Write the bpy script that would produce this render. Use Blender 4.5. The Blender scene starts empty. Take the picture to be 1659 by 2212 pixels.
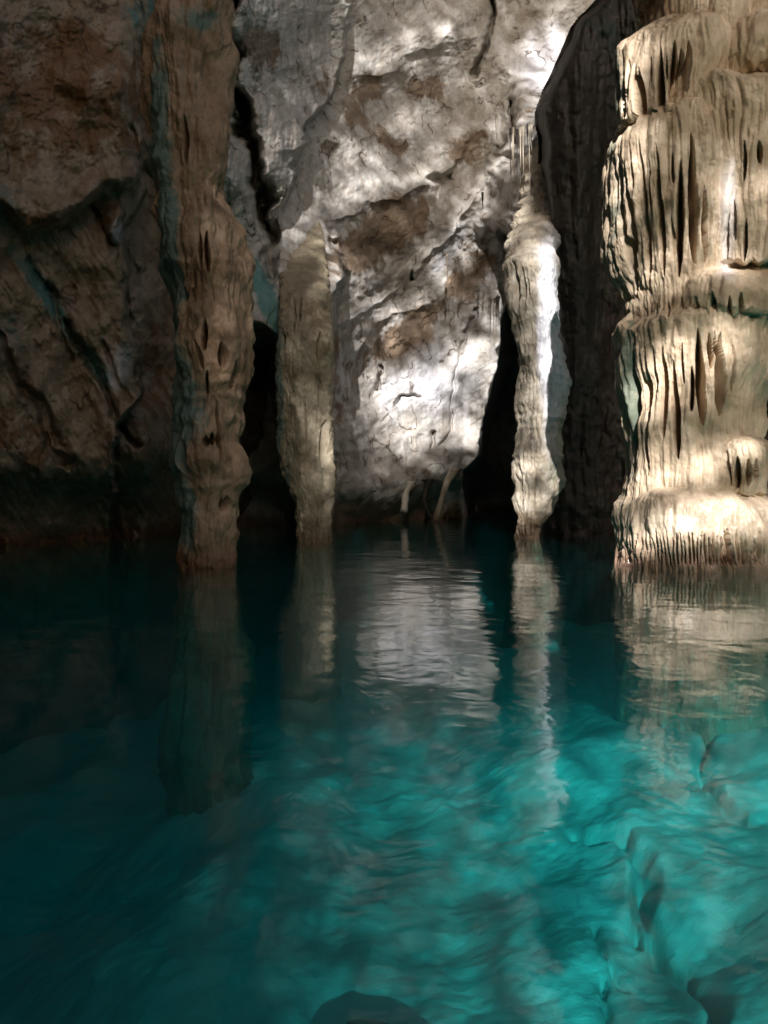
import bpy, math, numpy as np
from mathutils import Vector
S = bpy.context.scene
COL = S.collection

# ------------------------------------------------------------------ camera, sky, sun, exposure
CH, F, CX, HY = 1.0, 1661.0, 829.5, 1050.0          # camera height, focal length and horizon in 1659 x 2212 units
cam = bpy.data.cameras.new('camera'); co = bpy.data.objects.new('camera', cam); COL.objects.link(co)
co.location = (0, 0, CH); co.rotation_euler = (math.radians(90), 0, 0)
cam.sensor_fit = 'VERTICAL'; cam.sensor_height = 36; cam.lens = 36 * F / 2212
cam.shift_y = -(1106 - HY) / 2212; cam.clip_start = .05; cam.clip_end = 500
S.camera = co
SX, SZ = 0.05, 0.47                                  # the sun's rays travel along (SX, 1, -SZ)
EL = math.atan2(SZ, math.hypot(1, SX)); AZ = math.atan2(-SX, -1)
W = bpy.data.worlds.new('World'); S.world = W; W.use_nodes = True
wn = W.node_tree.nodes; bg = wn['Background']; bg.inputs['Strength'].default_value = 0.065
sky = wn.new('ShaderNodeTexSky'); sky.sky_type = 'NISHITA'; sky.sun_disc = False; sky.dust_density = 4; sky.ozone_density = .4
sky.sun_elevation = EL; sky.sun_rotation = AZ
W.node_tree.links.new(sky.outputs[0], bg.inputs[0])
sl = bpy.data.lights.new('sun', 'SUN'); sl.energy = 5.0; sl.angle = math.radians(0.5); sl.color = (1, .98, .985)
so = bpy.data.objects.new('sun', sl); COL.objects.link(so)
so.rotation_euler = Vector((SX, 1, -SZ)).to_track_quat('-Z', 'Y').to_euler()
S.view_settings.view_transform = 'Standard'; S.view_settings.look = 'None'; S.view_settings.gamma = 1
S.view_settings.exposure = 1.35
S.cycles.max_bounces = 10; S.cycles.diffuse_bounces = 5; S.cycles.glossy_bounces = 3
S.cycles.transparent_max_bounces = 16; S.cycles.caustics_reflective = False; S.cycles.caustics_refractive = False
S.cycles.sample_clamp_indirect = 4.0

# ------------------------------------------------------------------ helpers
rng = np.random.RandomState(7)
PERM = rng.permutation(256); PERM = np.concatenate([PERM, PERM, PERM])
GR = rng.normal(size=(256, 3)); GR /= np.linalg.norm(GR, axis=1)[:, None]
def pn(x, y, z):
    xi, yi, zi = np.floor(x).astype(int), np.floor(y).astype(int), np.floor(z).astype(int)
    fx, fy, fz = x - xi, y - yi, z - zi
    u, v, w = [f * f * f * (f * (f * 6 - 15) + 10) for f in (fx, fy, fz)]
    r = 0
    for a in (0, 1):
        hx = PERM[(xi + a) & 255]; wx = u if a else 1 - u
        for b in (0, 1):
            hy = PERM[hx + ((yi + b) & 255)]; wy = wx * (v if b else 1 - v)
            for c in (0, 1):
                g = GR[PERM[hy + ((zi + c) & 255)]]
                r = r + wy * (w if c else 1 - w) * (g[..., 0] * (fx - a) + g[..., 1] * (fy - b) + g[..., 2] * (fz - c))
    return r * 1.5
def fbm(x, y, z, o=4, g=.5):
    r, a, f = 0, 1, 1.
    for i in range(o):
        r = r + a * pn(x * f + 17.3 * i, y * f + 5.1 * i, z * f + 9.7 * i); a *= g; f *= 2.03
    return r
def billow(x, y, z, o=3, g=.5):
    r, a, f = 0, 1, 1.
    for i in range(o):
        r = r + a * np.abs(pn(x * f + 7.3 * i, y * f + 15.1 * i, z * f + 2.7 * i)); a *= g; f *= 2.03
    return r
def sstep(a, b, x):
    t = np.clip((x - a) / (b - a), 0, 1); return t * t * (3 - 2 * t)
def P(px, py, d): return ((px - CX) / F * d, d, CH + (HY - py) / F * d)
def proj(X, Y, Z): return CX + F * X / Y, HY + F * (CH - Z) / Y
def seg(px, py, pts):
    """distance to a polyline, signed side (above/left positive), parameter 0..1 along it"""
    best = np.full(np.shape(px), 1e9); side = np.zeros_like(best); par = np.zeros_like(best)
    n = len(pts) - 1
    for i in range(n):
        (x0, y0), (x1, y1) = pts[i][:2], pts[i + 1][:2]
        dx, dy = x1 - x0, y1 - y0; L = math.hypot(dx, dy) + 1e-9
        t = np.clip(((px - x0) * dx + (py - y0) * dy) / L / L, 0, 1)
        d = np.hypot(px - x0 - t * dx, py - y0 - t * dy)
        s = ((px - x0) * dy - (py - y0) * dx) / L
        m = d < best
        best = np.where(m, d, best); side = np.where(m, s, side); par = np.where(m, (i + t) / n, par)
    return best, side, par
def ramp(x, pts):
    a = np.array(pts, float); return np.interp(x, a[:, 0], a[:, 1])
def gauss(px, py, L):
    r = 0
    for (x, y, rx, ry, ang, a) in L:
        c, s = math.cos(math.radians(ang)), math.sin(math.radians(ang))
        dx, dy = px - x, -(py - y)
        e = ((dx * c + dy * s) / rx) ** 2 + ((-dx * s + dy * c) / ry) ** 2
        r = r + a * np.exp(-e ** 1.3)
    return r

def grid_mesh(name, X, Y, Z, mat, tint=None, parent=None, wrap=False, cap=False, flip=False):
    m, n = X.shape
    v = np.stack([X, Y, Z], -1).reshape(-1, 3).astype(np.float32)
    i = np.arange(m - 1)[:, None] * n; j = np.arange(n if wrap else n - 1)[None, :]; j2 = (j + 1) % n
    q = np.stack([i + j, i + j2, i + n + j2, i + n + j], -1).reshape(-1, 4)
    if flip: q = q[:, ::-1]
    me = bpy.data.meshes.new(name)
    if cap:
        me.from_pydata([], [], [])
    nf = len(q); loops = q.reshape(-1); starts = np.arange(nf) * 4; tot = np.full(nf, 4)
    if cap:
        a = np.arange(n); b = (m - 1) * n + np.arange(n)[::-1]
        if not flip: a, b = a[::-1], b[::-1]
        loops = np.concatenate([loops, a, b]); starts = np.concatenate([starts, [nf * 4, nf * 4 + n]]); tot = np.concatenate([tot, [n, n]])
    me.vertices.add(len(v)); me.vertices.foreach_set('co', v.reshape(-1))
    me.loops.add(len(loops)); me.loops.foreach_set('vertex_index', loops.astype(np.int32))
    me.polygons.add(len(starts)); me.polygons.foreach_set('loop_start', starts.astype(np.int32))
    me.polygons.foreach_set('loop_total', tot.astype(np.int32))
    me.polygons.foreach_set('use_smooth', np.ones(len(starts), bool))
    me.update(); me.validate()
    t = np.zeros((m * n, 4), np.float32); t[:, 3] = 1
    if tint is not None:
        for k in range(3): t[:, k] = np.broadcast_to(tint[k], X.shape).reshape(-1)
    at = me.color_attributes.new('tint', 'FLOAT_COLOR', 'POINT'); at.data.foreach_set('color', t.reshape(-1))
    me.materials.append(mat)
    o = bpy.data.objects.new(name, me); COL.objects.link(o)
    if parent: o.parent = parent
    return o
def tag(o, label=None, cat=None, group=None, kind=None):
    if label: o['label'] = label
    if cat: o['category'] = cat
    if group: o['group'] = group
    if kind: o['kind'] = kind
    return o
def empty(name, label, cat, group=None):
    return tag_e(bpy.data.objects.new(name, None), label, cat, group)
def tag_e(o, label, cat, group):
    COL.objects.link(o); return tag(o, label, cat, group)

# ------------------------------------------------------------------ materials
def rock_mat(name, a, b, brown, teal_glow, pale, bump=1.0, rough=(.45, .8), scale=1.0, crack=0.):
    m = bpy.data.materials.new(name); m.use_nodes = True; N = m.node_tree.nodes; K = m.node_tree.links.new
    bs = N['Principled BSDF']; tc = N.new('ShaderNodeTexCoord'); at = N.new('ShaderNodeAttribute'); at.attribute_name = 'tint'
    sp = N.new('ShaderNodeSeparateColor'); K(at.outputs['Color'], sp.inputs[0])
    def noise(sc, det=6, r=.6, mp=None):
        n = N.new('ShaderNodeTexNoise'); n.inputs['Scale'].default_value = sc * scale; n.inputs['Detail'].default_value = det
        n.inputs['Roughness'].default_value = r; K((mp or tc).outputs['Vector' if mp else 'Object'], n.inputs['Vector']); return n.outputs[0]
    def mapr(x, lo, hi, a_=0., b_=1.):
        n = N.new('ShaderNodeMapRange'); n.inputs[1].default_value = lo; n.inputs[2].default_value = hi
        n.inputs[3].default_value = a_; n.inputs[4].default_value = b_; n.interpolation_type = 'SMOOTHSTEP'; K(x, n.inputs[0]); return n.outputs[0]
    def mathn(op, x, y):
        n = N.new('ShaderNodeMath'); n.operation = op
        for k, q in enumerate((x, y)):
            if isinstance(q, (int, float)): n.inputs[k].default_value = q
            else: K(q, n.inputs[k])
        return n.outputs[0]
    def mix(f, x, y, mode='MIX'):
        n = N.new('ShaderNodeMix'); n.data_type = 'RGBA'; n.blend_type = mode
        if isinstance(f, (int, float)): n.inputs[0].default_value = f
        else: K(f, n.inputs[0])
        for k, q in ((6, x), (7, y)):
            if isinstance(q, tuple): n.inputs[k].default_value = (*q, 1)
            else: K(q, n.inputs[k])
        return n.outputs[2]
    mp = N.new('ShaderNodeMapping'); mp.inputs['Scale'].default_value = (1, 1, .12); K(tc.outputs['Object'], mp.inputs[0])
    big = noise(.55, 5, .6); mid = noise(2.6, 8, .65); fine = noise(13, 6, .7); st = noise(5, 5, .6, mp)
    c = mix(mapr(mid, .38, .62), a, b)
    c = mix(mathn('MULTIPLY', mapr(st, .5, .72), .35), c, brown)
    c = mix(mathn('MULTIPLY', mapr(fine, .56, .72), .45), c, brown)
    bm = mathn('ADD', sp.outputs[0], mathn('MULTIPLY', mathn('SUBTRACT', mid, .5), 1.6))
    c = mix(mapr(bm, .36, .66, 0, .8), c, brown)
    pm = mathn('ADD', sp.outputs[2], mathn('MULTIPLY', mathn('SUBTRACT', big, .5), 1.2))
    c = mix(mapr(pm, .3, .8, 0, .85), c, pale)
    am = mathn('ADD', sp.outputs[1], mathn('MULTIPLY', mathn('ADD', mathn('SUBTRACT', mid, .5), mathn('MULTIPLY', mathn('SUBTRACT', fine, .5), .9)), 1.5))
    c = mix(mapr(am, .3, .85, 0, .8), c, teal_glow)  # teal water glow painted into the rock colour
    sz = N.new('ShaderNodeSeparateXYZ'); K(tc.outputs['Object'], sz.inputs[0])
    tide = mapr(mathn('ADD', sz.outputs[2], mathn('MULTIPLY', mathn('SUBTRACT', st, .5), .5)), .34, .06)
    c = mix(mathn('MULTIPLY', tide, .85), c, tuple(x * k for x, k in zip(brown, (.9, .8, .85))))
    sp2 = N.new('ShaderNodeTexVoronoi'); sp2.inputs['Scale'].default_value = 7 * scale; sp2.feature = 'F1'
    K(tc.outputs['Object'], sp2.inputs['Vector'])
    spot = mathn('MULTIPLY', mapr(sp2.outputs['Distance'], .16, .05), mapr(big, .5, .6))
    c = mix(mathn('MULTIPLY', spot, .5), c, tuple(x * .5 for x in brown))
    wp = noise(.8, 3, .5); crk = mathn('MULTIPLY', mapr(mathn('ABSOLUTE', mathn('SUBTRACT', wp, .5), 0), .011, .002), mathn('MULTIPLY', mapr(mid, .45, .56), crack))
    c = mix(mathn('MULTIPLY', crk, .75), c, tuple(x * .35 for x in brown))
    K(c, bs.inputs['Base Color'])
    K(mathn('SUBTRACT', mapr(mid, .3, .7, *rough), mathn('MULTIPLY', tide, .14)), bs.inputs['Roughness'])
    bs.inputs['Specular IOR Level'].default_value = .4
    h = mathn('ADD', mathn('MULTIPLY', mid, .6), mathn('ADD', mathn('MULTIPLY', fine, .3), mathn('MULTIPLY', st, .5)))
    h = mathn('SUBTRACT', h, mathn('MULTIPLY', crk, .5))
    bp = N.new('ShaderNodeBump'); bp.inputs['Strength'].default_value = .6 * bump; bp.inputs['Distance'].default_value = .08 / scale
    K(h, bp.inputs['Height']); K(bp.outputs[0], bs.inputs['Normal'])
    return m
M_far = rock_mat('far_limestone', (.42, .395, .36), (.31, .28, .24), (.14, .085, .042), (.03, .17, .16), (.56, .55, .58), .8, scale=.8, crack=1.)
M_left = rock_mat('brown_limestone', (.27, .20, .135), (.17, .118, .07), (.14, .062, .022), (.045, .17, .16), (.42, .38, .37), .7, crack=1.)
M_lcol = rock_mat('tan_flowstone', (.29, .19, .115), (.20, .122, .067), (.14, .07, .03), (.05, .115, .10), (.36, .32, .27), 1.1)
M_mcol = rock_mat('yellow_flowstone', (.30, .25, .17), (.22, .18, .12), (.13, .09, .045), (.045, .10, .09), (.42, .39, .32), .9)
M_dark = rock_mat('dark_shade_limestone', (.034, .027, .02), (.02, .017, .013), (.024, .012, .007), (.015, .035, .032), (.07, .065, .055), 1.2)  # near-black also carries the fluted pillar's shadow on the right wall
M_wet = rock_mat('wet_cream_flowstone', (.62, .50, .36), (.50, .385, .27), (.26, .17, .11), (.12, .18, .13), (.74, .66, .58), .6, (.16, .4), 1.3)
M_right = rock_mat('cream_flowstone', (.58, .46, .32), (.46, .35, .235), (.24, .15, .085), (.10, .16, .12), (.66, .60, .55), .8, (.3, .6), 1.3)
M_ccol = rock_mat('pale_flowstone', (.46, .40, .31), (.36, .30, .22), (.22, .14, .07), (.12, .15, .08), (.66, .65, .68), .9, (.35, .65), 1.1)
M_bed = rock_mat('pool_bed_rock', (.56, .58, .52), (.47, .50, .44), (.34, .36, .30), (.10, .20, .15), (.66, .68, .62), 1.0)
M_sunk = rock_mat('sunken_rock', (.10, .09, .07), (.07, .06, .05), (.05, .04, .03), (.03, .06, .05), (.14, .13, .11), 1.0)

# ------------------------------------------------------------------ far wall, with a recess shaped in as the thin column's shadow
def Dbase(px): return ramp(px, [(300, 14), (500, 15.5), (600, 17), (715, 20), (850, 22), (1000, 24), (1330, 25), (1600, 25)])
GAP = [(1093, 560), (1090, 600), (1087, 660), (1082, 720), (1075, 790), (1062, 850), (1042, 930), (1030, 985), (1000, 1018), (1000, 1060), (1002, 1118), (1003, 1400)]
def far_wall():
    px = np.linspace(440, 1420, 620)[None, :]; py = np.concatenate([np.linspace(-260, 1130, 900), np.linspace(1136, 1420, 40)])[:, None]
    px, py = np.broadcast_arrays(px + 0. * py, py + 0. * px)
    D = Dbase(px)
    k = D / F; x, z = px * .0135, py * .0135
    wx = px + 26 * pn(x * .9, z * .9, 3. + 0 * x) + 7 * pn(x * 4, z * 4, 1. + 0 * x); wy = py + 26 * pn(x * .9, z * .9, 8. + 0 * x) + 7 * pn(x * 4, z * 4, 5. + 0 * x)
    h = .8 * fbm(x * .25, z * .25, 0 * x + 2, 3) + .15 * fbm(x * .9, z * .9, 0 * x, 4)
    # rock strata leaning up to the right
    c, s = math.cos(math.radians(38)), math.sin(math.radians(38))
    a = x * c - z * s; b = x * s + z * c
    h += .08 * fbm(a * .35, b * 1.2, 0 * x + 4, 4)
    h += .025 * billow(a * 1.2, b * 4, 0 * x + 4, 4)
    h += .03 * fbm(x * 5, z * 5, 0 * x + 4, 4, .6)
    h += .14 * billow(x * 2.6, z * .5, 0 * x, 3) * sstep(760, 640, px)
    # ledges: pts, height, reach above, reach below
    for pts, A, wu, wd in [
        ([(640, 510), (720, 470), (830, 428), (930, 390), (1000, 330), (1060, 250)], .7, 70, 9),
        ([(680, 745), (770, 682), (862, 622)], .55, 22, 5),
        ([(730, 770), (800, 722), (880, 672), (960, 640)], .45, 26, 6),
        ([(880, 620), (930, 545), (990, 492), (1050, 400), (1100, 335), (1180, 290)], .65, 45, 9),
        ([(760, 640), (820, 600), (900, 590)], .3, 30, 6),
        ([(600, 330), (680, 300), (760, 300)], .3, 40, 10),
        ([(820, 870), (900, 850), (1000, 790), (1060, 720)], .35, 50, 16),
        ([(740, 990), (850, 960), (960, 930), (1030, 940)], .4, 50, 16),
        ([(760, 180), (850, 150), (940, 100), (1000, 20)], .4, 50, 14),
        ([(1060, 470), (1110, 480), (1180, 470)], .35, 30, 8)]:
        d, sd, t = seg(wx, wy, pts)
        e = np.sqrt(np.sin(np.pi * np.clip(t, .02, .98)))
        h += .62 * A * np.where(sd > 0, np.exp(-d / wu), np.exp(-d / (wd * 1.4))) * e
    # nearer left flank with a stepped edge
    d, sd, t = seg(wx, wy, [(760, -200), (748, 0), (746, 112), (712, 185), (662, 279), (634, 378), (600, 470), (560, 560)])
    h += 1.5 * sstep(-5, 5, -sd) * sstep(600, 350, py)
    # clefts
    for pts, A, w in [([(1062, 0), (1056, 43), (1043, 120), (1017, 172)], .6, 7), ([(1101, 232), (1103, 262), (1100, 296)], .8, 7),
                      ([(935, 385), (952, 400), (945, 425)], .5, 9), ([(886, 590), (892, 612)], .5, 5), ([(814, 792), (822, 835)], .4, 3),
                      ([(935, 925), (943, 965)], .4, 4), ([(1022, 655), (985, 790), (960, 960)], .25, 4), ([(848, 880), (860, 862), (895, 850)], .3, 4),
                      ([(516, -20), (491, 47), (496, 127), (486, 182), (516, 255), (560, 364), (578, 480), (584, 590)], 2.2, 13),
                      ([(692, 720), (690, 800), (694, 850), (704, 905), (696, 990)], .7, 5),
                      ([(600, 610), (625, 680), (640, 700)], .5, 5), ([(618, 600), (650, 690)], .4, 4), ([(635, 690), (632, 790)], .7, 8), ([(650, 700), (648, 780)], .5, 5)]:
        d, _, t = seg(wx, wy, pts)
        h -= A * np.exp(-(d / w) ** 2)
    # buttress on the left that comes forward down to the water
    ext = ramp(py, [(200, 700), (400, 700), (560, 745), (700, 722), (850, 706), (950, 718), (1050, 716), (1190, 712)])
    mb = sstep(400, 680, py) * (sstep(ext + 8, ext - 8, wx) * .6 + .4 * sstep(ext + 120, ext - 60, wx)); mb = mb * sstep(1400, 1200, py)
    h = h * (1 - .8 * mb) + (D - 14.3) * mb
    # mass of rock above the thin column
    m_ = sstep(1225, 1205, px) * sstep(1055, 1140, wx + .12 * (wy - 300)) * sstep(80, 330, wy) * sstep(512, 486, wy + 10 * pn(x * 3, z * 0, x * 0))
    h += (D - 21.5) * m_
    h += .12 * np.exp(-((wy - 462 - 6 * pn(x * 2, 0 * x, 0 * x)) / 5) ** 2) * m_ + .12 * np.exp(-((wy - 480) / 5) ** 2) * m_
    # undercut above the water
    lip = ramp(px, [(440, 1000), (600, 1040), (690, 1150), (716, 1130), (730, 1066), (800, 1078), (870, 1064), (940, 1040), (1000, 1024), (1400, 1024)])
    h += .5 * np.exp(-((py - lip + 25) / 40) ** 2)
    h -= .75 * sstep(-6, 60, py - lip)
    # recess added for the thin column's shadow: the wall turns back
    gx = np.interp(py[:, 0], [p[1] for p in GAP], [p[0] for p in GAP])[:, None]
    top = sstep(560, 700, py)
    back = sstep(-2, 22, wx * .3 + px * .7 - gx - 60 * (1 - top) - 500 * (py < 560))
    D = D - h + 9 * back
    # tunnel under the pillar on the left
    lx = np.interp(py[:, 0], [690, 730, 860, 960, 1050, 1110, 1190], [560, 604, 606, 612, 630, 650, 655])[:, None]
    D = D + 5 * sstep(4, -16, px - lx) * sstep(690, 760, py + 3 * pn(x * 3, z * 3, x * 0))
    X, Y, Z = P(px, py, D)
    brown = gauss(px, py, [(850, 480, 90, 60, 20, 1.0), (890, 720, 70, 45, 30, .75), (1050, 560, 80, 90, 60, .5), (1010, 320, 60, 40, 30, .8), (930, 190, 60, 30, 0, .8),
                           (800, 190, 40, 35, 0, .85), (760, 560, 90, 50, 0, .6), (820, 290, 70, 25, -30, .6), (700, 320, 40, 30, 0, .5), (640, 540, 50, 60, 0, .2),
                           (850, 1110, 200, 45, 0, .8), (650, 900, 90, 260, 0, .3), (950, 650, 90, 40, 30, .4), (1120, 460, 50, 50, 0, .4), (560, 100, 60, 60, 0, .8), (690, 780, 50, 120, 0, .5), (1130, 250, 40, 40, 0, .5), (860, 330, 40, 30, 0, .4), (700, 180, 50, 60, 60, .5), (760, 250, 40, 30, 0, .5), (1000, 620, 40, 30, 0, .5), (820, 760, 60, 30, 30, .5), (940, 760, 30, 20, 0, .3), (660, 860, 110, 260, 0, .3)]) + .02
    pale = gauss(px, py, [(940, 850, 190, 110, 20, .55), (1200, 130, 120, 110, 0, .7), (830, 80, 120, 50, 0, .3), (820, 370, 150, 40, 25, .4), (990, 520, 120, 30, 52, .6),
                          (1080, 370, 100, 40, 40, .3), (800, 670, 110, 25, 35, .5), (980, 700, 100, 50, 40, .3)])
    teal_glow = -.1 + gauss(px, py, [(560, 40, 100, 60, 0, .5), (575, 640, 26, 110, 22, 1.3), (612, 900, 14, 200, 0, 1.2), (650, 250, 60, 160, 0, .3), (960, 40, 60, 30, 0, .2)])  # teal glow from the water painted on the flank and in crevices
    return tag(grid_mesh('cave_wall', X, Y, Z, M_far, (brown, teal_glow, pale), flip=True), 'pale mottled limestone wall at the back of the cave', kind='structure')
far_wall()

# ------------------------------------------------------------------ left wall
def left_wall():
    px = np.linspace(-420, 600, 460)[None, :]; py = np.concatenate([np.linspace(-300, 1250, 820), np.linspace(1260, 1700, 40)])[:, None]
    px, py = np.broadcast_arrays(px + 0. * py, py + 0. * px)
    x, z = px * .0072, py * .0072
    D = ramp(px, [(-420, 6.5), (-200, 9), (0, 11), (150, 11.8), (260, 12.2), (400, 14), (520, 17), (640, 19)])
    wx = px + 22 * pn(x * 1.5, z * 1.5, 3. + 0 * x) + 6 * pn(x * 7, z * 7, 1. + 0 * x); wy = py + 22 * pn(x * 1.5, z * 1.5, 8. + 0 * x) + 6 * pn(x * 7, z * 7, 4. + 0 * x)
    h = .5 * fbm(x * .5, z * .4, 0 * x + 3, 4) + .09 * fbm(x * 2, z * 1.6, 0 * x + 5, 5, .6)
    c, s = math.cos(math.radians(-58)), math.sin(math.radians(-58))
    a = x * c - z * s; b = x * s + z * c
    h += (.15 * fbm(a * .5, b * 2.4, 0 * x + 4, 4) + .06 * billow(a * 1., b * 5, 0 * x + 9, 3)) * sstep(380, 520, py)
    # overhanging brown brow
    edge = ramp(px, [(-400, 380), (0, 455), (60, 500), (130, 485), (220, 430), (290, 415), (330, 300), (360, 250)])
    h += .42 * sstep(12, -34, wy - edge) * sstep(340, 280, wx)
    h += .3 * np.exp(-((wy - edge + 30) / 40) ** 2) * sstep(340, 280, wx)
    # the face steps back at a curved edge
    ex = ramp(py, [(0, 330), (420, 300), (520, 270), (640, 268), (760, 300), (850, 305), (920, 255), (1000, 242), (1200, 240)])
    h -= 1.3 * sstep(-4, 6, wx - ex)
    h += .9 * np.exp(-((px - 318) / 50) ** 2) * sstep(840, 900, py)
    for pts, A, w in [([(150, 690), (189, 775), (232, 870), (271, 939), (300, 960)], .8, 7), ([(185, 745), (224, 827)], .3, 4), ([(216, 745), (250, 820), (285, 870)], .4, 5),
                      ([(100, 600), (129, 689), (163, 767)], .35, 6), ([(0, 720), (60, 850), (142, 1003)], .6, 9), ([(60, 560), (120, 640)], .25, 7), ([(60, 830), (140, 960)], .5, 8),
                      ([(200, 440), (222, 480), (245, 520)], .5, 5), ([(260, 600), (285, 700)], .4, 6), ([(285, 280), (300, 330), (330, 400)], .4, 8)]:
        d, _, t = seg(wx, wy, pts); h -= .5 * A * np.exp(-(d / w) ** 2)
    # hanging blade under the brow
    h += .5 * np.exp(-((wx - 255) / 15) ** 2) * sstep(420, 470, py) * sstep(535, 500, py)
    h -= 2.4 * sstep(960, 1170, py + 40 * pn(x, z, 0 * x))
    D = D - h
    X, Y, Z = P(px, py, D)
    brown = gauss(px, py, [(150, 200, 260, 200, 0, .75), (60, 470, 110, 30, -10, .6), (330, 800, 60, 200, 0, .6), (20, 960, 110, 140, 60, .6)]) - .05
    teal_glow = -.12 + 1.45 * gauss(px, py, [(20, 430, 90, 50, -40, .4), (60, 580, 120, 26, -55, .5), (140, 700, 140, 22, -58, .4), (20, 720, 60, 60, 0, .4), (215, 800, 60, 18, -60, .6), (330, 60, 60, 110, 0, .45), (255, 20, 60, 40, 0, .2)])  # teal water light painted on as slanting streaks
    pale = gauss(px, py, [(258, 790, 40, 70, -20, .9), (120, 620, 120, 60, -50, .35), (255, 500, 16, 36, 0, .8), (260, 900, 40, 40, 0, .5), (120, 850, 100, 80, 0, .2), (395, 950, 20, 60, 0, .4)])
    return tag(grid_mesh('side_wall', X, Y, Z, M_left, (brown, teal_glow, pale), flip=True), 'dim brown rock wall with slanting cracks on the left', kind='structure')
left_wall()

# ------------------------------------------------------------------ right wall: the fluted pillar's shadow put into its dark colour and outline
def right_wall():
    px = np.linspace(1150, 2150, 420)[None, :]; py = np.concatenate([np.linspace(-300, 1230, 700), np.linspace(1240, 1700, 30)])[:, None]
    px, py = np.broadcast_arrays(px + 0. * py, py + 0. * px)
    x, z = px * .0078, py * .0078
    ex = ramp(py, [(-300, 1470), (0, 1312), (60, 1258), (170, 1212), (240, 1186), (350, 1190), (480, 1200), (600, 1208), (760, 1217), (880, 1213), (960, 1208), (1040, 1206), (1090, 1184), (1150, 1172), (1230, 1172)])
    wx = px + 9 * fbm(x * .8, z * .8, 1. + 0 * x, 4, .6)
    D = 16.4 + .25 * sstep(1190, 1350, px) - .4 * sstep(1500, 1900, px) * 6
    h = .25 * fbm(x * 1.2, z * .4, 0 * x + 3, 4) + .18 * billow(x * 2.5, z * .35, 0 * x + 3, 4) + .05 * fbm(x * 6, z * 5, x * 0, 3)
    q = np.clip((wx - ex) / 55, -.2, 1); h += .45 * np.sqrt(np.clip(q, 0, 1))
    h += .15 * np.exp(-((px - 1250) / 35) ** 2) * sstep(500, 300, np.abs(py - 360))
    D = D - h + 4.0 * sstep(0, -20, wx - ex)
    h2 = sstep(1060, 1180, py); D = D + .3 * h2
    keep = (wx - ex) > -26
    X, Y, Z = P(np.where(keep, px, ex - 26 + 0 * px), py, D)
    brown = gauss(px, py, [(1320, 850, 30, 400, 0, .8), (1640, 880, 60, 150, 0, .7)])
    teal_glow = gauss(px, py, [(1300, 60, 60, 80, 0, .5)])
    pale = gauss(px, py, [(1630, 800, 50, 60, 0, .5), (1600, -20, 300, 60, 0, .7)])
    return tag(grid_mesh('rear_wall', X, Y, Z, M_dark, (brown, teal_glow, pale), flip=True), 'tall rock face behind the fluted pillar, shadow put into its dark colour', kind='structure')
right_wall()

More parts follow.
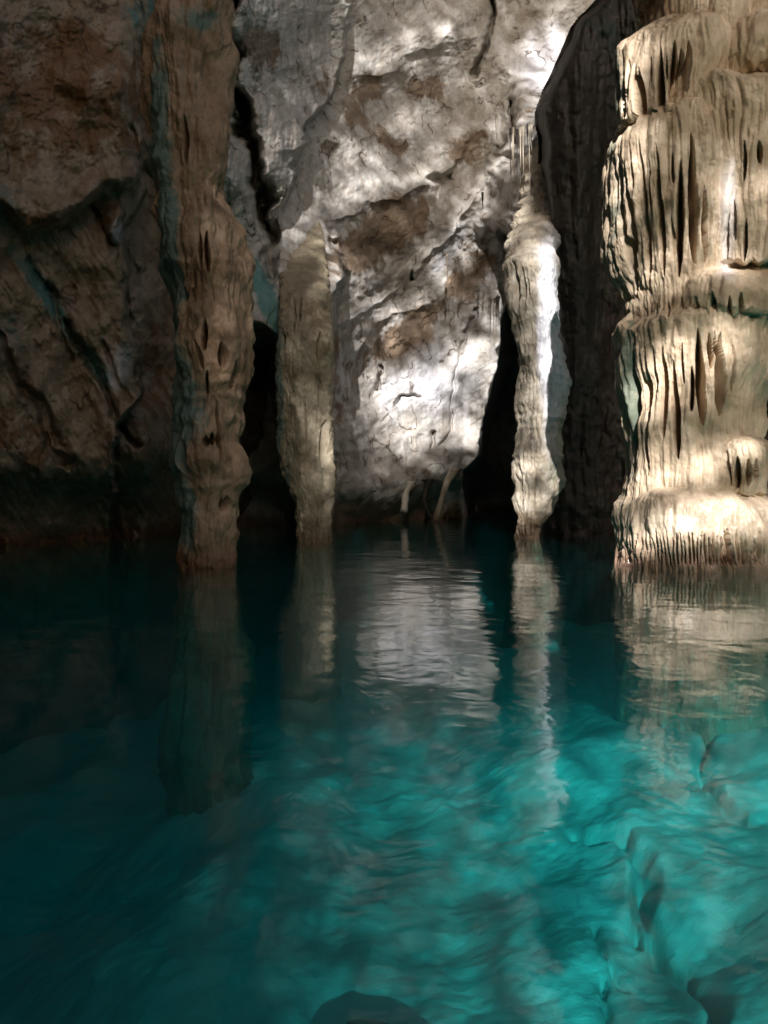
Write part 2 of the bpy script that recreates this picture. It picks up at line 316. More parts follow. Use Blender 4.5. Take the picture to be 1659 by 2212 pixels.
# ------------------------------------------------------------------ tubes (pillars, tiers)
def tube(name, Yc, prof, mat, parent=None, nth=260, nz=300, squash=.9, dome=0., tuck=0., fl=(.05, 5, .12), big=.05, slits=(), fringe=0., tintf=None,
         rough=.012, seed=0., bands=(), bandA=.06, grow=0., tilt=0., lean=None, shelf=None):
    """prof: (py, left px, right px) as seen from the front; fl: flute amplitude, frequency, vertical stretch"""
    pr = np.array(prof, float); y0, y1 = pr[0, 0], pr[-1, 0]
    py = np.linspace(y0, y1, nz); L = np.interp(py, pr[:, 0], pr[:, 1]); R = np.interp(py, pr[:, 0], pr[:, 2])
    kk = np.ones(9) / 9.; pad = lambda q: np.convolve(np.concatenate([np.full(4, q[0]), q, np.full(4, q[-1])]), kk, 'valid')
    L, R = pad(L), pad(R); Y0 = Yc + 0 * py
    if lean: Y0 = pad(Yc + np.interp(py, [q[0] for q in lean], [q[1] for q in lean]))
    cx = ((L + R) / 2 - CX) / F * Y0; rad = (R - L) / 2 / F * Y0; z = CH + (HY - py) / F * Y0; Y0 = Y0[:, None]
    if shelf is not None: rad = rad + 0.
    if dome:
        t = np.clip((z[0] - z) / dome, 0, 1); rad = rad * np.maximum(.03, np.sqrt(1 - (1 - t) ** 2))
    if tuck:
        t = np.clip((z - z[-1]) / tuck, 0, 1); rad = rad * (.72 + .28 * np.sqrt(1 - (1 - t) ** 2))
    nf = int(nth * .78); th = np.concatenate([np.linspace(-1.85, 1.85, nf), np.linspace(1.85, 2 * math.pi - 1.85, nth - nf + 2)[1:-1]])
    T = th[None, :] + 0 * z[:, None]; Zz = z[:, None] + 0 * T; Rr = rad[:, None] + 0 * T; C = cx[:, None] + 0 * T
    sx, sy = np.sin(T), -np.cos(T) * squash
    X, Y = C + Rr * sx, Y0 + Rr * sy
    if shelf:
        wv = 34 * pn(np.sin(T) * 1.6 + seed, np.cos(T) * 1.6, 0 * T) + 8 * pn(np.sin(T) * 7 + seed, np.cos(T) * 7, 0 * T); pyw = py[:, None] + wv
        for (ys, A_, fall) in shelf:
            q = pyw - ys; add = A_ * sstep(-2, 30, q) * np.exp(-np.clip(q, 0, 1e3) / fall); X = X + add * np.sin(T); Y = Y - add * np.cos(T) * squash
    down = np.clip((z[0] - Zz) / max(1e-3, (z[0] - z[-1])), 0, 1)
    A, f, vs = fl
    g = (1 - grow) + grow * sstep(0, .35, down)
    sc = np.minimum(1, Rr / .12)
    xs, ys = X + .05 * pn(X * 2, Y * 2, Zz * 2), Y
    bl = billow(xs * f + seed, ys * f, Zz * f * vs + seed, 3)
    d = A * g * (bl * 1.6 - .55) + big * fbm(X * 1.3 + seed, Y * 1.3, Zz * 1.1, 3)
    d = d + rough * fbm(X * 9, Y * 9, Zz * 6 + seed, 3, .6)
    for b in bands:
        d = d + bandA * np.exp(-((Zz - (CH + (HY - b) / F * Yc) + .05 * pn(X * 2, Y * 2, Zz * 0 + b)) / .05) ** 2)
    Zz = Zz + tilt * pn(X * 1.7 + seed, Y * 1.7, 0 * X) * (1.5 - down)
    px, py2 = proj(X, Y - 0, Zz); front = (np.cos(T) > -.1)
    for sl_ in slits:
        xa, ya, xb, yb, w = sl_[:5]; dep = sl_[5] if len(sl_) > 5 else .5
        t = (py2 - ya) / (yb - ya); tt = np.clip(t, 0, 1)
        xc = xa + (xb - xa) * tt + 1.6 * pn(Zz * 3, Zz * 0 + xa, Zz * 0) * 2
        ww = 1.35 * w * np.clip(np.sin(np.pi * np.clip(tt, 0, 1) ** 1.3) ** .6, .05, 1)
        e = np.clip(1.25 - np.abs(px - xc) / ww, 0, 1); e = np.clip(e * 2.2, 0, 1)
        d = d - front * dep * e * ((t > 0) & (t < 1)) * sstep(0, .12, tt) * sstep(1, .93, tt)
    d = np.maximum(d * sc, -Rr * .8)
    X = X + d * sx; Y = Y + d * sy
    if fringe:
        Zz = Zz + fringe * sstep(.7, 1, down) * pn(X * 9, Y * 9, Zz * 0 + seed) * 1.5
    tint = tintf(px, py2, Zz) if tintf else (0., 0., 0.)
    return grid_mesh(name, X, Y, Zz, mat, tint, parent, wrap=True, cap=True)

# left pillar
LP = [(-90, 345, 505), (0, 340, 500), (55, 335, 495), (145, 325, 487), (182, 320, 487), (255, 327, 488), (345, 347, 492), (418, 346, 496), (455, 345, 512), (491, 350, 527), (564, 358, 537), (603, 365, 540),
      (711, 378, 533), (797, 372, 526), (861, 378, 521), (947, 392, 516), (1033, 402, 520), (1055, 400, 522), (1076, 396, 521), (1141, 398, 516), (1240, 400, 512), (1330, 380, 530), (2060, 340, 570)]
def t_lp(px, py, z):
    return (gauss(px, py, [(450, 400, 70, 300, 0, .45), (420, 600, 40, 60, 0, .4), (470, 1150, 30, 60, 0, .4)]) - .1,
            1.5 * gauss(px, py, [(350, 250, 22, 200, 0, .6), (368, 620, 20, 260, 0, 1.0), (398, 900, 24, 160, 0, .8), (408, 1120, 22, 80, 0, .8), (430, 40, 60, 30, 0, .6), (440, 880, 20, 90, 0, .4)]),  # teal glow painted down the pillar's left edge
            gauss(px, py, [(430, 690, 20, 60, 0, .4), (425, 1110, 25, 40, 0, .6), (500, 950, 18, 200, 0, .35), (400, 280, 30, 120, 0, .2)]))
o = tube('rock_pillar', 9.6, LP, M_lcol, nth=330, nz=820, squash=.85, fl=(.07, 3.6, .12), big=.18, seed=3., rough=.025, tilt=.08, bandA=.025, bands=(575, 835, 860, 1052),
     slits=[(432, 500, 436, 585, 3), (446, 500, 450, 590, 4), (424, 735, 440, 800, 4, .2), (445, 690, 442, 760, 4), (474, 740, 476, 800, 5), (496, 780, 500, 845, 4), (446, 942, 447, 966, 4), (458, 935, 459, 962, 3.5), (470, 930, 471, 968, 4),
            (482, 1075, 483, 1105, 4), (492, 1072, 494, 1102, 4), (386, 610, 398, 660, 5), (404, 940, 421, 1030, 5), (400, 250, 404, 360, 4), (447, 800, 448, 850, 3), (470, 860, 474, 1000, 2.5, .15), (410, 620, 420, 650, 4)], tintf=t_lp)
tag(o, 'slender brown fluted rock pillar with teal glow painted on its left edge rising from dark water', 'rock pillar')

# pillar against the left flank of the back wall
MP = [(560, 590, 690), (640, 604, 704), (700, 610, 714), (760, 608, 714), (860, 600, 702), (960, 604, 716), (1050, 624, 712), (1100, 640, 710), (1190, 645, 708), (1260, 630, 720), (1600, 610, 740)]
def t_mp(px, py, z):
    return (gauss(px, py, [(690, 700, 30, 120, 0, .4), (660, 1150, 60, 50, 0, .3), (650, 900, 90, 260, 0, .3)]) + .02, gauss(px, py, [(606, 850, 8, 200, 0, .9), (622, 1060, 8, 80, 0, .8), (640, 900, 40, 120, 0, .15)]),  # second mask: teal light painted along the left edge
            gauss(px, py, [(680, 840, 20, 50, 0, .15)]))
MP = [(400, 620, 668), (480, 612, 690), (560, 606, 708), (640, 604, 714), (700, 605, 718), (760, 603, 718), (860, 598, 712), (960, 603, 718), (1050, 622, 716), (1100, 638, 714), (1190, 642, 714), (1260, 630, 722), (1600, 610, 740)]
o = tube('rock_pillar', 13.75, MP, M_mcol, nth=300, nz=620, squash=.6, lean=[(400, 6.5), (480, 4.2), (560, 2.2), (640, .7), (720, .0)], fl=(.06, 2.8, .06), big=.05, seed=11., rough=.03, tilt=.05, bands=(905,), bandA=.02,
     slits=[(690, 716, 689, 790, 5), (692, 815, 702, 905, 4), (703, 905, 694, 1010, 4), (616, 1030, 626, 1120, 3), (630, 1045, 634, 1130, 3), (612, 700, 616, 780, 3), (650, 640, 646, 700, 3, .2), (632, 640, 634, 720, 4, .2), (660, 860, 662, 960, 1.5, .1)], tintf=t_mp)
tag(o, 'dull yellow brown rock pillar between the black tunnel and the mottled back wall', 'rock pillar')

# centre column
CP = [(250, 1150, 1190), (330, 1136, 1200), (420, 1126, 1206), (480, 1114, 1208), (505, 1102, 1208), (530, 1094, 1208), (560, 1092, 1206), (603, 1097, 1207), (667, 1103, 1210), (762, 1119, 1216), (826, 1123, 1214), (905, 1119, 1210), (960, 1113, 1206), (1020, 1108, 1206),
      (1045, 1111, 1204), (1099, 1108, 1185), (1131, 1109, 1170), (1159, 1110, 1167), (1230, 1100, 1180), (1500, 1080, 1200)]
def t_cc(px, py, z):
    return (gauss(px, py, [(1120, 620, 20, 120, 0, .5), (1140, 1130, 60, 40, 0, .8), (1140, 800, 16, 100, 0, .25), (1190, 1050, 20, 60, 0, .5)]) - .15, gauss(px, py, [(1190, 1020, 16, 40, 0, .6)]),
            gauss(px, py, [(1190, 740, 32, 260, 0, 1.0), (1150, 540, 40, 40, 0, .3)]))  # light on the right half painted as pale colour
o = tube('limestone_column', 15.0, CP, M_ccol, nth=260, nz=560, squash=.9, lean=[(250, 8), (330, 6.6), (420, 4.2), (500, 1.5), (580, 0)], fl=(.05, 4.5, .12), big=.15, seed=5., rough=.03, tilt=.05, bands=(480, 500, 772, 905, 925, 985), bandA=.025, tintf=t_cc,
     slits=[(1112, 560, 1122, 680, 4), (1128, 570, 1134, 690, 3), (1140, 600, 1143, 640, 2), (1178, 600, 1178, 640, 2), (1112, 1130, 1113, 1158, 1.5), (1122, 1128, 1123, 1158, 1.5), (1134, 1132, 1135, 1158, 1.5), (1146, 1130, 1147, 1158, 1.5), (1157, 1133, 1158, 1158, 1.5)])
tag(o, 'thin knobbly pale limestone column, light painted white down its right side', 'limestone column')

# right fluted pillar and its tiers
RP = empty('flowstone_pillar', 'massive cream fluted flowstone pillar on a bulging wet base at the right', 'flowstone pillar')
Yp = 9.9
def t_rp(px, py, z):
    return (gauss(px, py, [(1440, 20, 200, 40, 0, .7), (1640, 230, 60, 50, 0, .4), (1390, 610, 30, 30, 0, .5), (1480, 690, 160, 16, 0, .4), (1450, 1205, 250, 30, 0, .45), (1395, 220, 20, 60, 0, .3), (1610, 300, 60, 60, 0, .3)]) - .15,
            gauss(px, py, [(1326, 400, 16, 250, 0, .6), (1362, 850, 10, 200, 0, .9), (1340, 150, 14, 90, 0, .5), (1340, 1100, 20, 60, 0, .4), (1500, 300, 30, 120, 0, .2)]),  # water glow painted teal-green on the left edge
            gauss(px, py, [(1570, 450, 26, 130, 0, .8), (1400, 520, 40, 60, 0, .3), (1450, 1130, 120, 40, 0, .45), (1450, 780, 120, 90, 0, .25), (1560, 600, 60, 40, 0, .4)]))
shaft = [(-120, 1420, 1740), (60, 1410, 1660), (240, 1385, 1620), (285, 1362, 1610), (320, 1345, 1610), (400, 1330, 1610), (500, 1332, 1610), (600, 1346, 1610), (650, 1366, 1620), (720, 1372, 1630), (800, 1372, 1630), (860, 1371, 1620), (960, 1372, 1618), (1020, 1368, 1610), (1100, 1360, 1620), (1500, 1340, 1690)]
tube('shaft', Yp - .05, shaft, M_right, RP, 640, 1150, .95, fl=(.05, 5.5, .05), big=.1, seed=7., rough=.014, shelf=[(268, .2, 300), (478, .03, 60), (660, .08, 30), (692, .2, 260)], tintf=t_rp,
     slits=[(1386, 298, 1404, 640, 4), (1420, 315, 1435, 600, 4.5), (1453, 330, 1454, 400, 2.5, .15), (1471, 342, 1466, 600, 6), (1493, 283, 1499, 572, 6.5), (1517, 400, 1522, 572, 4), (1352, 350, 1370, 580, 5), (1334, 430, 1374, 640, 5), (1334, 330, 1340, 520, 3), (1453, 470, 1456, 560, 2.5, .15), (1402, 340, 1410, 480, 2, .15), (1368, 320, 1372, 430, 2, .15),
            (1396, 732, 1403, 1030, 4.5), (1434, 748, 1434, 950, 6), (1454, 775, 1465, 995, 6), (1495, 790, 1494, 890, 4), (1507, 705, 1519, 920, 7), (1557, 715, 1557, 900, 8), (1533, 718, 1536, 800, 4), (1371, 712, 1371, 1045, 5), (1386, 740, 1390, 900, 2.5, .15), (1415, 740, 1416, 860, 2.5, .15), (1545, 715, 1546, 770, 2.5), (1475, 740, 1476, 830, 2, .15), (1585, 740, 1587, 860, 2.5, .15), (1446, 650, 1447, 690, 2, .1), (1420, 650, 1421, 690, 2, .1)])
tube('tier', Yp, [(-120, 1370, 1720), (-60, 1372, 1730), (24, 1380, 1760)], M_right, RP, 240, 110, .9, tilt=.16, big=.1, tuck=.15, fl=(.09, 7, .08), fringe=.12, seed=1., tintf=t_rp)
tube('tier', Yp - .25, [(44, 1400, 1520), (70, 1365, 1560), (120, 1340, 1570), (200, 1335, 1560), (284, 1334, 1550)], M_right, RP, 420, 300, .95, tilt=.07, big=.1, dome=.35, tuck=.04, fl=(.05, 6, .08), fringe=.04, seed=2., tintf=t_rp, grow=.7,
     slits=[(1426, 101, 1428, 272, 6), (1457, 80, 1452, 236, 7), (1474, 98, 1471, 224, 6), (1489, 83, 1486, 200, 5), (1374, 134, 1383, 262, 4), (1383, 145, 1393, 275, 5), (1352, 150, 1354, 270, 4), (1404, 120, 1408, 180, 2.5, .15), (1440, 120, 1441, 200, 2.5, .15), (1362, 130, 1364, 230, 2)])
tube('tier', Yp - .35, [(60, 1560, 1680), (90, 1520, 1730), (150, 1505, 1740), (192, 1515, 1730)], M_right, RP, 260, 150, .9, tilt=.16, big=.1, dome=.3, tuck=.2, fl=(.05, 7, .12), fringe=.1, seed=8., tintf=t_rp, grow=.7)
tube('tier', Yp - .5, [(176, 1500, 1640), (215, 1478, 1740), (300, 1478, 1760), (420, 1490, 1760), (520, 1500, 1750), (590, 1510, 1740)], M_right, RP, 420, 360, .85, tilt=.16, big=.1, dome=.3, tuck=.04, fl=(.05, 6, .08), fringe=.05, seed=9., tintf=t_rp, grow=.5,
     slits=[(1533, 232, 1537, 325, 5), (1552, 297, 1556, 392, 5), (1568, 270, 1570, 565, 4.5), (1512, 240, 1513, 310, 3), (1607, 300, 1609, 392, 3), (1640, 300, 1642, 350, 4), (1585, 430, 1587, 520, 3), (1612, 470, 1608, 560, 3)])
tube('tier', Yp - .45, [(562, 1520, 1580), (590, 1465, 1650), (630, 1440, 1690), (660, 1432, 1700), (698, 1432, 1690)], M_right, RP, 380, 190, .9, tilt=.16, big=.1, dome=.28, tuck=.05, fl=(.04, 7, .1), fringe=.05, seed=12., tintf=t_rp, grow=.6,
     slits=[(1540, 628, 1541, 688, 5), (1508, 640, 1509, 690, 2.5), (1575, 640, 1578, 690, 3), (1470, 630, 1472, 690, 2.5), (1420, 650, 1421, 690, 2.5), (1600, 630, 1603, 690, 3)])
tube('side_mound', Yp - .6, [(922, 1570, 1625), (950, 1550, 1650), (970, 1546, 1656), (1000, 1546, 1652), (1070, 1550, 1648)], M_right, RP, 300, 220, .95, dome=.3, tilt=.06, big=.1, tuck=.05, fl=(.045, 9, .12), seed=15., tintf=t_rp, grow=.7, fringe=.03,
     slits=[(1561, 965, 1563, 1055, 3), (1576, 972, 1577, 1055, 4.5), (1595, 985, 1594, 1058, 4.5), (1612, 990, 1613, 1050, 3), (1625, 990, 1625, 1045, 2.5)])
bs_ = [(x, 1150 + 10 * math.sin(x * 1.7), x + 1, 1222, 1.7 + .7 * math.sin(x * .9), .10) for x in np.arange(1340, 1680, 8.7)]
tube('base', Yp - .05, [(1016, 1420, 1590), (1030, 1385, 1620), (1055, 1350, 1655), (1085, 1333, 1678), (1120, 1328, 1690), (1160, 1330, 1692), (1200, 1338, 1688), (1240, 1340, 1684), (1400, 1345, 1680), (1600, 1330, 1700)], M_wet, RP, 620, 420, .95, dome=.42, tilt=.05, fl=(.045, 8, .15), big=.1, seed=21., tintf=t_rp, grow=.6,
     slits=bs_ + [(1573, 1140, 1575, 1222, 4)])

# ------------------------------------------------------------------ dripstones
def drip(name, pts, mat, label, cat, group=None, n=12):
    """pts: (px, py, depth, radius)"""
    a = np.array(pts, float); m = 26; t = np.linspace(0, len(a) - 1, m)
    q = np.stack([np.interp(t, np.arange(len(a)), a[:, k]) for k in range(4)], 1)
    X, Y, Z = P(q[:, 0], q[:, 1], q[:, 2]); th = np.linspace(0, 2 * math.pi, n, endpoint=False)[None, :]
    r = q[:, 3][:, None] * (1 + .25 * pn(th * 1.3 + q[0, 0], t[:, None] * 1.1 + 0 * th, 0 * th + q[0, 1]))
    o = grid_mesh(name, X[:, None] + r * np.sin(th), Y[:, None] - r * np.cos(th), Z[:, None] + 0 * th, mat, (0, 0, .3), None, True, True)
    return tag(o, label, cat, group)
drip('stalactite', [(885, 1040, 21.5, .16), (876, 1065, 21.5, .10), (874, 1090, 21.5, .09), (873, 1106, 21.5, .11), (872, 1112, 21.5, .02)], M_ccol, 'short pale stalactite, leftmost of three reaching for the water under the back wall', 'stalactite')
drip('stalactite', [(930, 1035, 21.8, .14), (920, 1060, 21.8, .07), (916, 1080, 21.8, .06), (922, 1098, 21.8, .06), (930, 1120, 21.8, .05)], M_dark, 'thin dark crooked stalactite, middle one of three under the back wall', 'stalactite')
drip('stalactite', [(985, 1012, 21.6, .18), (966, 1040, 21.6, .10), (957, 1070, 21.6, .08), (948, 1100, 21.6, .09), (941, 1124, 21.6, .08)], M_ccol, 'leaning pale stalactite, rightmost of three under the back wall', 'stalactite')
r2 = np.random.RandomState(3)
for i, (x, a, b) in enumerate([(1072, 268, 300), (1080, 262, 330), (1086, 268, 300), (1104, 286, 375), (1109, 290, 392), (1115, 288, 366), (1121, 290, 405), (1127, 284, 350), (1133, 282, 362), (1140, 280, 330), (1147, 282, 415), (1152, 280, 330), (1210, 190, 252), (1036, 250, 285), (962, 560, 600), (1038, 425, 462)]):
    tube_r = .009 + .012 * r2.rand() ** 2; b = a + (b - a) * (.5 + .75 * r2.rand()); x += 4 * r2.randn(); a += 8 * r2.rand(); d = 18.2 if x > 1060 and x < 1200 else 21.9
    tube_r *= d / 21.9
    drip('stalactite', [(x, a - 14, d + .4, tube_r * 2.6), (x, a, d, tube_r * 1.8), (x, (a + b) / 2, d, tube_r), (x + 1, b, d, .006)], M_ccol if i % 3 else M_dark,
         'straw-thin stalactite hanging in a fringe high on the back wall', 'stalactite', 'straw stalactites high on the back wall', 8)

# ------------------------------------------------------------------ boulders and sunken rocks
def boulder(name, X0, Y0, Z0, r, mat, seed, label, cat='rock', group=None, n=90):
    u = np.linspace(0, math.pi, n)[:, None]; v = np.linspace(0, 2 * math.pi, n * 2, endpoint=False)[None, :]
    x, y, z = np.sin(u) * np.cos(v), np.sin(u) * np.sin(v), np.cos(u) + 0 * v
    k = 1 + .4 * fbm(x * .8 + seed, y * .8, z * .8, 4, .38)
    o = grid_mesh(name, X0 + r[0] * x * k, Y0 + r[1] * y * k, Z0 + r[2] * z * k, mat, (0, 0, 0), None, True, True, flip=True)
    return tag(o, label, cat, group)
BZ = -2.7
def Bd(px, py, z=BZ): d = (CH - z) * F / (py - HY); return (px - CX) / F * d, d
x, y = Bd(760, 2130, -1.7); boulder('boulder', x, y, -2.9, (.65, .9, .85), M_sunk, 3., 'large dark sunken boulder looming under the water at the bottom of the photo', 'boulder')
# ------------------------------------------------------------------ pool bed
ax = np.concatenate([np.linspace(-16, -5, 60)[:-1], np.linspace(-5, 8, 520), np.linspace(8, 18, 50)[1:]]); ay = np.concatenate([np.linspace(-8, 1.5, 50)[:-1], np.linspace(1.5, 12, 460), np.linspace(12, 34, 120)[1:]])
gx, gy = np.meshgrid(ax, ay)
gz = BZ + .38 * fbm(gx * .4, gy * .4, 0 * gx + 1, 3) + .03 * fbm(gx * 2.5, gy * 2.5, 0 * gx + 1, 4, .6) + .02 * billow(gx * 1.6, gy * 1.6, 0 * gx, 3)
gz = gz - .9 * sstep(-1.2, -4, gx) + .7 * sstep(0, 3.5, gx) 
for pts, dep, w in [([(1240, 1745), (1350, 1775), (1385, 1830), (1378, 1930)], .5, .085), ([(1395, 1850), (1420, 1960), (1500, 2050), (1540, 2110), (1556, 2230)], .55, .07), ([(1290, 1905), (1310, 1960), (1350, 2010)], .25, .03), ([(1300, 2000), (1330, 2090)], .25, .035), ([(1510, 1600), (1530, 1700), (1600, 1760)], .5, .1)]:
    wp = []
    for (a_, b_) in pts: X0, Y0_ = Bd(a_, b_, -2.1); wp.append((X0, Y0_))
    jx, jy = gx + .10 * pn(gx * 2.2, gy * 2.2, 0 * gx), gy + .10 * pn(gx * 2.2, gy * 2.2, 0 * gx + 7)
    d, _, t = seg(jx, jy, wp); ww = .85 * w * (.5 + .9 * np.abs(pn(gx * 2, gy * 2, 0 * gx + 3)) * 1.6)
    gz = gz - .4 * dep * np.exp(-(d / ww) ** 2)
tag(grid_mesh('pool_bed', gx, gy, gz, M_bed, (gauss(gx, gy, []) + 0 * gx, 0 * gx, 0 * gx)), 'pale rocky bed of the cave pool', kind='structure')

# ------------------------------------------------------------------ water
def water():
    me = bpy.data.meshes.new('water')
    x0, x1, y0, y1, z0 = -15.9, 17.9, -7.9, 33.9, -4.6
    v = [(x0, y0, 0), (x1, y0, 0), (x1, y1, 0), (x0, y1, 0), (x0, y0, z0), (x1, y0, z0), (x1, y1, z0), (x0, y1, z0)]
    me.from_pydata(v, [], [(0, 1, 2, 3), (7, 6, 5, 4), (0, 4, 5, 1), (1, 5, 6, 2), (2, 6, 7, 3), (3, 7, 4, 0)])
    m = bpy.data.materials.new('pool_water'); m.use_nodes = True; N = m.node_tree.nodes; K = m.node_tree.links.new
    N.remove(N['Principled BSDF']); out = N['Material Output']
    tc = N.new('ShaderNodeTexCoord'); 
    def noise(sc, sx, sy, det=3, rot=0.):
        mp = N.new('ShaderNodeMapping'); mp.inputs['Scale'].default_value = (sx, sy, 1); mp.inputs['Rotation'].default_value = (0, 0, rot)
        K(tc.outputs['Object'], mp.inputs[0])
        n = N.new('ShaderNodeTexNoise'); n.inputs['Scale'].default_value = sc; n.inputs['Detail'].default_value = det; n.inputs['Distortion'].default_value = .6
        K(mp.outputs[0], n.inputs['Vector']); return n.outputs[0]
    a1 = N.new('ShaderNodeMath'); a1.operation = 'MULTIPLY_ADD'; K(noise(3.2, .9, 1., 3, .2), a1.inputs[0]); a1.inputs[1].default_value = .5; K(noise(1.1, 1, 1., 2, -.3), a1.inputs[2])
    b = N.new('ShaderNodeBump'); b.inputs['Strength'].default_value = .2; b.inputs['Distance'].default_value = .06; K(a1.outputs[0], b.inputs['Height'])
    fr = N.new('ShaderNodeFresnel'); fr.inputs[0].default_value = 1.33; K(b.outputs[0], fr.inputs['Normal'])
    gl = N.new('ShaderNodeBsdfGlossy'); gl.inputs['Roughness'].default_value = .07; K(b.outputs[0], gl.inputs['Normal'])
    tr = N.new('ShaderNodeBsdfTransparent')
    ge = N.new('ShaderNodeNewGeometry'); iv = N.new('ShaderNodeMath'); iv.operation = 'SUBTRACT'; iv.inputs[0].default_value = 1; K(ge.outputs['Backfacing'], iv.inputs[1])
    ml = N.new('ShaderNodeMath'); ml.operation = 'MULTIPLY'; K(fr.outputs[0], ml.inputs[0]); K(iv.outputs[0], ml.inputs[1])
    mx = N.new('ShaderNodeMixShader'); K(ml.outputs[0], mx.inputs[0]); K(tr.outputs[0], mx.inputs[1]); K(gl.outputs[0], mx.inputs[2]); K(mx.outputs[0], out.inputs['Surface'])
    ab = N.new('ShaderNodeVolumeAbsorption'); ab.inputs['Color'].default_value = (.0, .858, .87, 1); ab.inputs['Density'].default_value = .38
    sc = N.new('ShaderNodeVolumeScatter'); sc.inputs['Color'].default_value = (.03, .85, .9, 1); sc.inputs['Density'].default_value = .02
    ad = N.new('ShaderNodeAddShader'); K(ab.outputs[0], ad.inputs[0]); K(sc.outputs[0], ad.inputs[1]); K(ad.outputs[0], out.inputs['Volume'])
    me.materials.append(m); o = bpy.data.objects.new('water', me); COL.objects.link(o)
    return tag(o, 'still turquoise cave water', kind='structure')
water()

# ------------------------------------------------------------------ added pierced screen, unseen behind the viewer, shaping the sunlight into patches
def gobo():
    st = .06; us = np.arange(-13, 7.5, st); vs = np.arange(-5, 31, st); YM = -20.
    U, V = np.meshgrid(us + st / 2, vs + st / 2)
    T = np.zeros_like(U)
    def put(mask, Lm):
        nonlocal T
        T = np.maximum(T, np.where(mask, np.clip(Lm, 0, 1), 0))
    # back wall
    px = np.full_like(U, 900.)
    for _ in range(6):
        D = Dbase(px) - .6; px = CX + (U + SX * D) / D * F
    py = HY - (V - SZ * D - CH) / D * F
    wall = [(900, 860, 180, 110, 15, .3), (800, 815, 55, 40, 0, .9), (905, 795, 120, 26, 30, 1.), (1010, 740, 50, 30, 40, .6), (870, 865, 70, 35, 10, .7), (940, 915, 120, 24, 10, .8), (1030, 915, 34, 48, 0, 1.), (850, 950, 80, 26, 0, .4), (1062, 820, 20, 80, 0, .5),
            (800, 672, 90, 20, 35, .8), (860, 690, 80, 14, 40, .6), (985, 515, 130, 30, 52, .85), (1085, 370, 80, 28, 48, .6), (830, 405, 120, 26, 24, .8), (760, 330, 60, 34, 0, .45), (720, 460, 50, 40, 0, .35),
            (860, 215, 60, 40, 0, .35), (860, 70, 110, 26, 15, .5), (960, 60, 40, 60, 0, .2), (1210, 110, 110, 90, 30, .5), (1230, 160, 50, 60, 0, .4), (1135, 270, 60, 40, 0, .35), (1150, 300, 16, 30, 0, .6), (740, 630, 60, 26, 20, .6),
            (650, 540, 50, 70, 0, .3), (960, 280, 80, 40, 40, .2), (1080, 640, 24, 60, 0, .5), (1130, 440, 60, 60, 0, .3), (1000, 640, 60, 30, 40, .3)]
    nz_ = fbm(px * .012, py * .02, 0 * px, 3); web = np.clip(1 - np.abs(fbm((px * .8 + py * .6) * .006, (py * .8 - px * .6) * .016, 0 * px + 5, 2)) * 3.4, 0, 1) ** 1.5
    put((px > 600) & (px < np.interp(py, [-300, 0, 60, 170, 240, 540, 560, 660, 850, 1000], [1400, 1312, 1260, 1212, 1195, 1190, 1105, 1100, 1075, 1040])) & (py < 1100) & (py > -300) & ((px > 742) | (py < 820)), 1.8 * gauss(px + 20 * nz_, py + 20 * nz_, wall) * (.3 + 1.0 * web) + .05 + .2 * web)
    # pillar on the left flank
    D = 11.9; px = CX + (U + SX * D) / D * F; py = HY - (V - SZ * D - CH) / D * F
    put((px > 620) & (px < 740) & (py > 650) & (py < 1120), gauss(px, py, [(690, 830, 25, 60, 0, .6), (670, 800, 60, 140, 0, .22), (690, 960, 25, 100, 0, .2)]))
    D = 9.2; px = CX + (U + SX * D) / D * F; py = HY - (V - SZ * D - CH) / D * F
    put((px > 385) & (px < 535) & (py > 100) & (py < 1180), gauss(px, py, [(490, 700, 45, 420, 0, .10)]))
    # centre column
    D = 14.6; px = CX + (U + SX * D) / D * F; py = HY - (V - SZ * D - CH) / D * F
    put((px > 1080) & (px < 1222) & (py > 250) & (py < 1165), gauss(px, py, [(1192, 740, 30, 230, 0, .75), (1140, 1000, 50, 22, 0, .9), (1135, 1070, 40, 40, 0, .7), (1140, 560, 50, 60, 0, .4), (1130, 850, 30, 60, 0, .3), (1180, 490, 50, 40, 0, .6), (1130, 350, 50, 60, 0, .35)]) + .12 * (px < 1205))
    # fluted pillar
    D = 8.95; px = CX + (U + SX * D) / D * F; py = HY - (V - SZ * D - CH) / D * F
    put((px > 1290) & (py > -100) & (py < 1235), gauss(px, py, [(1430, 85, 46, 20, 0, .4), (1400, 200, 20, 60, 0, .2), (1570, 470, 24, 110, 0, .6), (1430, 535, 100, 44, 0, .65), (1560, 585, 70, 22, 0, .9), (1640, 440, 40, 60, 0, .25),
            (1450, 780, 110, 75, 0, .95), (1590, 740, 50, 50, 0, .5), (1400, 960, 60, 60, 0, .5), (1470, 1000, 90, 26, 0, .8), (1610, 965, 45, 22, 0, .9), (1430, 1140, 100, 32, 0, .9), (1500, 1110, 200, 60, 0, .25), (1570, 1090, 100, 22, 0, .8), (1590, 1150, 70, 26, 0, .55), (1430, 310, 70, 24, 0, .12)]) + .04)
    # pool bed
    D = (V - BZ) / SZ; D = np.maximum(D, .5); X = U + SX * D; px = CX + X / D * F; py = HY + (CH - BZ) / D * F
    net = np.clip(1 - np.abs(fbm(X * .5, D * .62, 0 * X + 3, 3)) * 5, 0, 1) ** 2
    reg = sstep(-2.4, 2.6, X + 1.3 * fbm(X * .5, D * .5, 0 * X, 2)) * sstep(13., 9., D) * sstep(4.2, 3.9, V)
    put((D > .6) & (V < 4.2), reg * (.58 + .42 * net))
    # halftone the light through many small irregular holes
    nn = .35 * pn(U * 9, V * 9, 0 * U) + 1.1 * np.random.RandomState(5).rand(*U.shape)
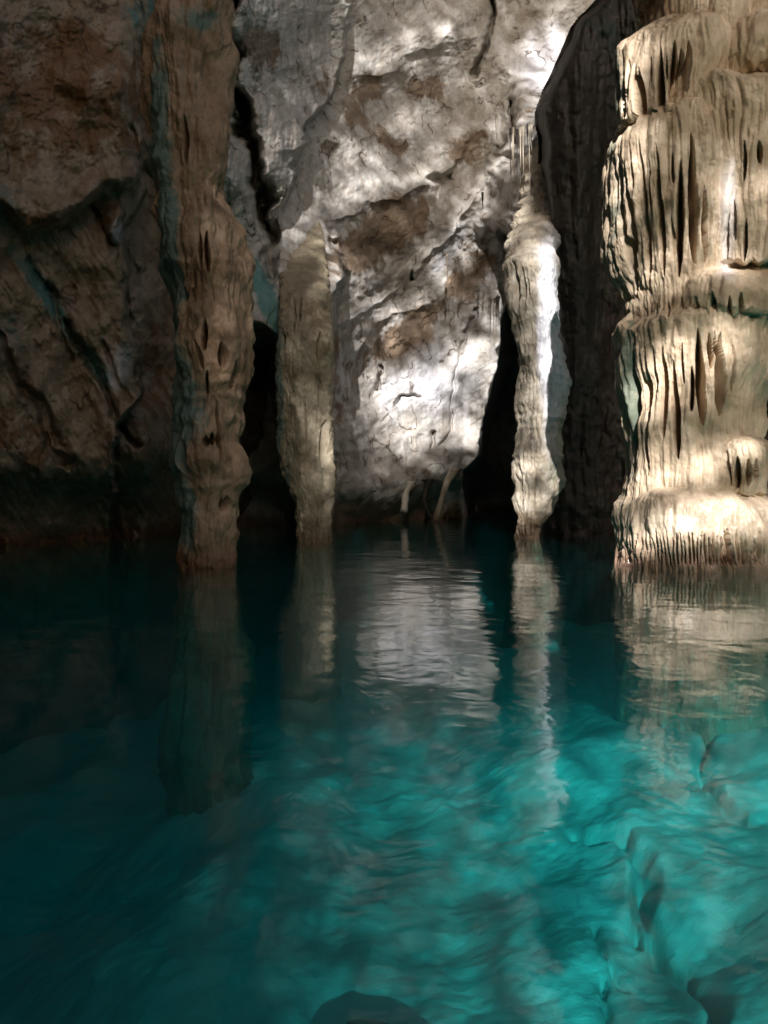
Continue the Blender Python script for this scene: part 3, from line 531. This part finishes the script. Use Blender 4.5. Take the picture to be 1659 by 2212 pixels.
    rk = np.empty(nn.size); rk[np.argsort(nn.reshape(-1))] = np.linspace(0, 1, nn.size); rk = rk.reshape(nn.shape)
    solid = rk >= T * .97
    solid[T < .02] = True
    m, n = U.shape
    gu, gv = np.meshgrid(np.append(us, us[-1] + st), np.append(vs, vs[-1] + st))
    X = gu + SX * YM; Z = gv - SZ * YM
    Y = YM + .5 * fbm(gu * .4, gv * .4, 0 * gu, 2)
    X = X + SX * (Y - YM); Z = Z - SZ * (Y - YM)
    v = np.stack([X, Y, Z], -1).reshape(-1, 3)
    i, j = np.nonzero(solid); w = n + 1
    q = np.stack([i * w + j, i * w + j + 1, (i + 1) * w + j + 1, (i + 1) * w + j], -1)
    me = bpy.data.meshes.new('gobo_screen'); nf = len(q)
    me.vertices.add(len(v)); me.vertices.foreach_set('co', v.astype(np.float32).reshape(-1))
    me.loops.add(nf * 4); me.loops.foreach_set('vertex_index', q.reshape(-1).astype(np.int32))
    me.polygons.add(nf); me.polygons.foreach_set('loop_start', (np.arange(nf) * 4).astype(np.int32)); me.polygons.foreach_set('loop_total', np.full(nf, 4, np.int32))
    me.update(); me.validate(); me.materials.append(M_dark)
    o = bpy.data.objects.new('gobo_screen', me); COL.objects.link(o)
    sm = o.modifiers.new('thickness', 'SOLIDIFY'); sm.thickness = .05; sm.offset = 0
    return tag(o, 'added pierced screen behind the viewer that shapes the sunlight', kind='structure')
gobo()
# ------------------------------------------------------------------ outer shell: unseen roofs, sides and sill added to block light, and the back wall
def shell(name, pts, mat, label, a=.5):
    (p0, p1, p2, p3) = [np.array(p, float) for p in pts]; n = 60
    u, v = np.meshgrid(np.linspace(0, 1, n), np.linspace(0, 1, n)); u, v = u[..., None], v[..., None]
    Q = p0 * (1 - u) * (1 - v) + p1 * u * (1 - v) + p2 * u * v + p3 * (1 - u) * v
    nrm = np.cross(p1 - p0, p3 - p0); nrm /= np.linalg.norm(nrm)
    Q = Q + nrm * (a * fbm(Q[..., 0] * .3, Q[..., 1] * .3, Q[..., 2] * .3, 4))[..., None]
    return tag(grid_mesh(name, Q[..., 0], Q[..., 1], Q[..., 2], mat), label, kind='structure')
shell('shade_side', [(-13, -20, -3), (-9, 7, -3), (-9, 7, 40), (-13, -20, 40)], M_dark, 'added rock side blocking sky light on the left')  # added to darken the left side
shell('shade_side', [(-9, 7, -3), (-7, 36, -3), (-7, 36, 40), (-9, 7, 40)], M_dark, 'added rock side blocking sky light at the far left')
shell('shade_side', [(16, -20, -3), (16, 36, -3), (16, 36, 14), (16, -20, 11)], M_dark, 'added rock side limiting sky light on the right')
shell('cave_back', [(-10, 35, -3), (20, 35, -3), (20, 35, 40), (-10, 35, 40)], M_dark, 'rock wall deep behind everything else')
shell('shade_sill', [(-20, -20.5, -4), (20, -20.5, -4), (20, -20.5, 6), (-20, -20.5, 6)], M_dark, 'added low sill blocking light below the pierced screen')  # added blocker under the pierced screen
shell('shade_roof', [(4.4, 17, 23), (16, 17, 23), (16, 36, 23), (4.4, 36, 23)], M_dark, 'added rock roof blocking sky light over the back of the cave')  # added to keep overhead sky light from the recess
shell('shade_roof', [(5.2, 18, 11.5), (16, 18, 11.5), (16, 36, 11.5), (5.2, 36, 11.5)], M_dark, 'added low roof keeping light out of the recess', .2)
shell('shade_roof', [(5.6, 10, 9.2), (16, 10, 9.2), (16, 18, 11.2), (5.6, 18, 11.2)], M_dark, 'added roof keeping sky light off the dark rock face', .2)  # added so the rock face below stays dark
shell('shade_side', [(11, 17, -3), (11, 36, -3), (11, 36, 11.6), (11, 17, 11.6)], M_dark, 'added rock side keeping light out of the recess', .2)
shell('shade_roof', [(-9, 25.5, 18.5), (12, 25.5, 18.5), (12, 9, 28), (-9, 9, 28)], M_dark, 'added sloping roof hiding the sky from the pool')  # added to cut the sky's reflection in the water
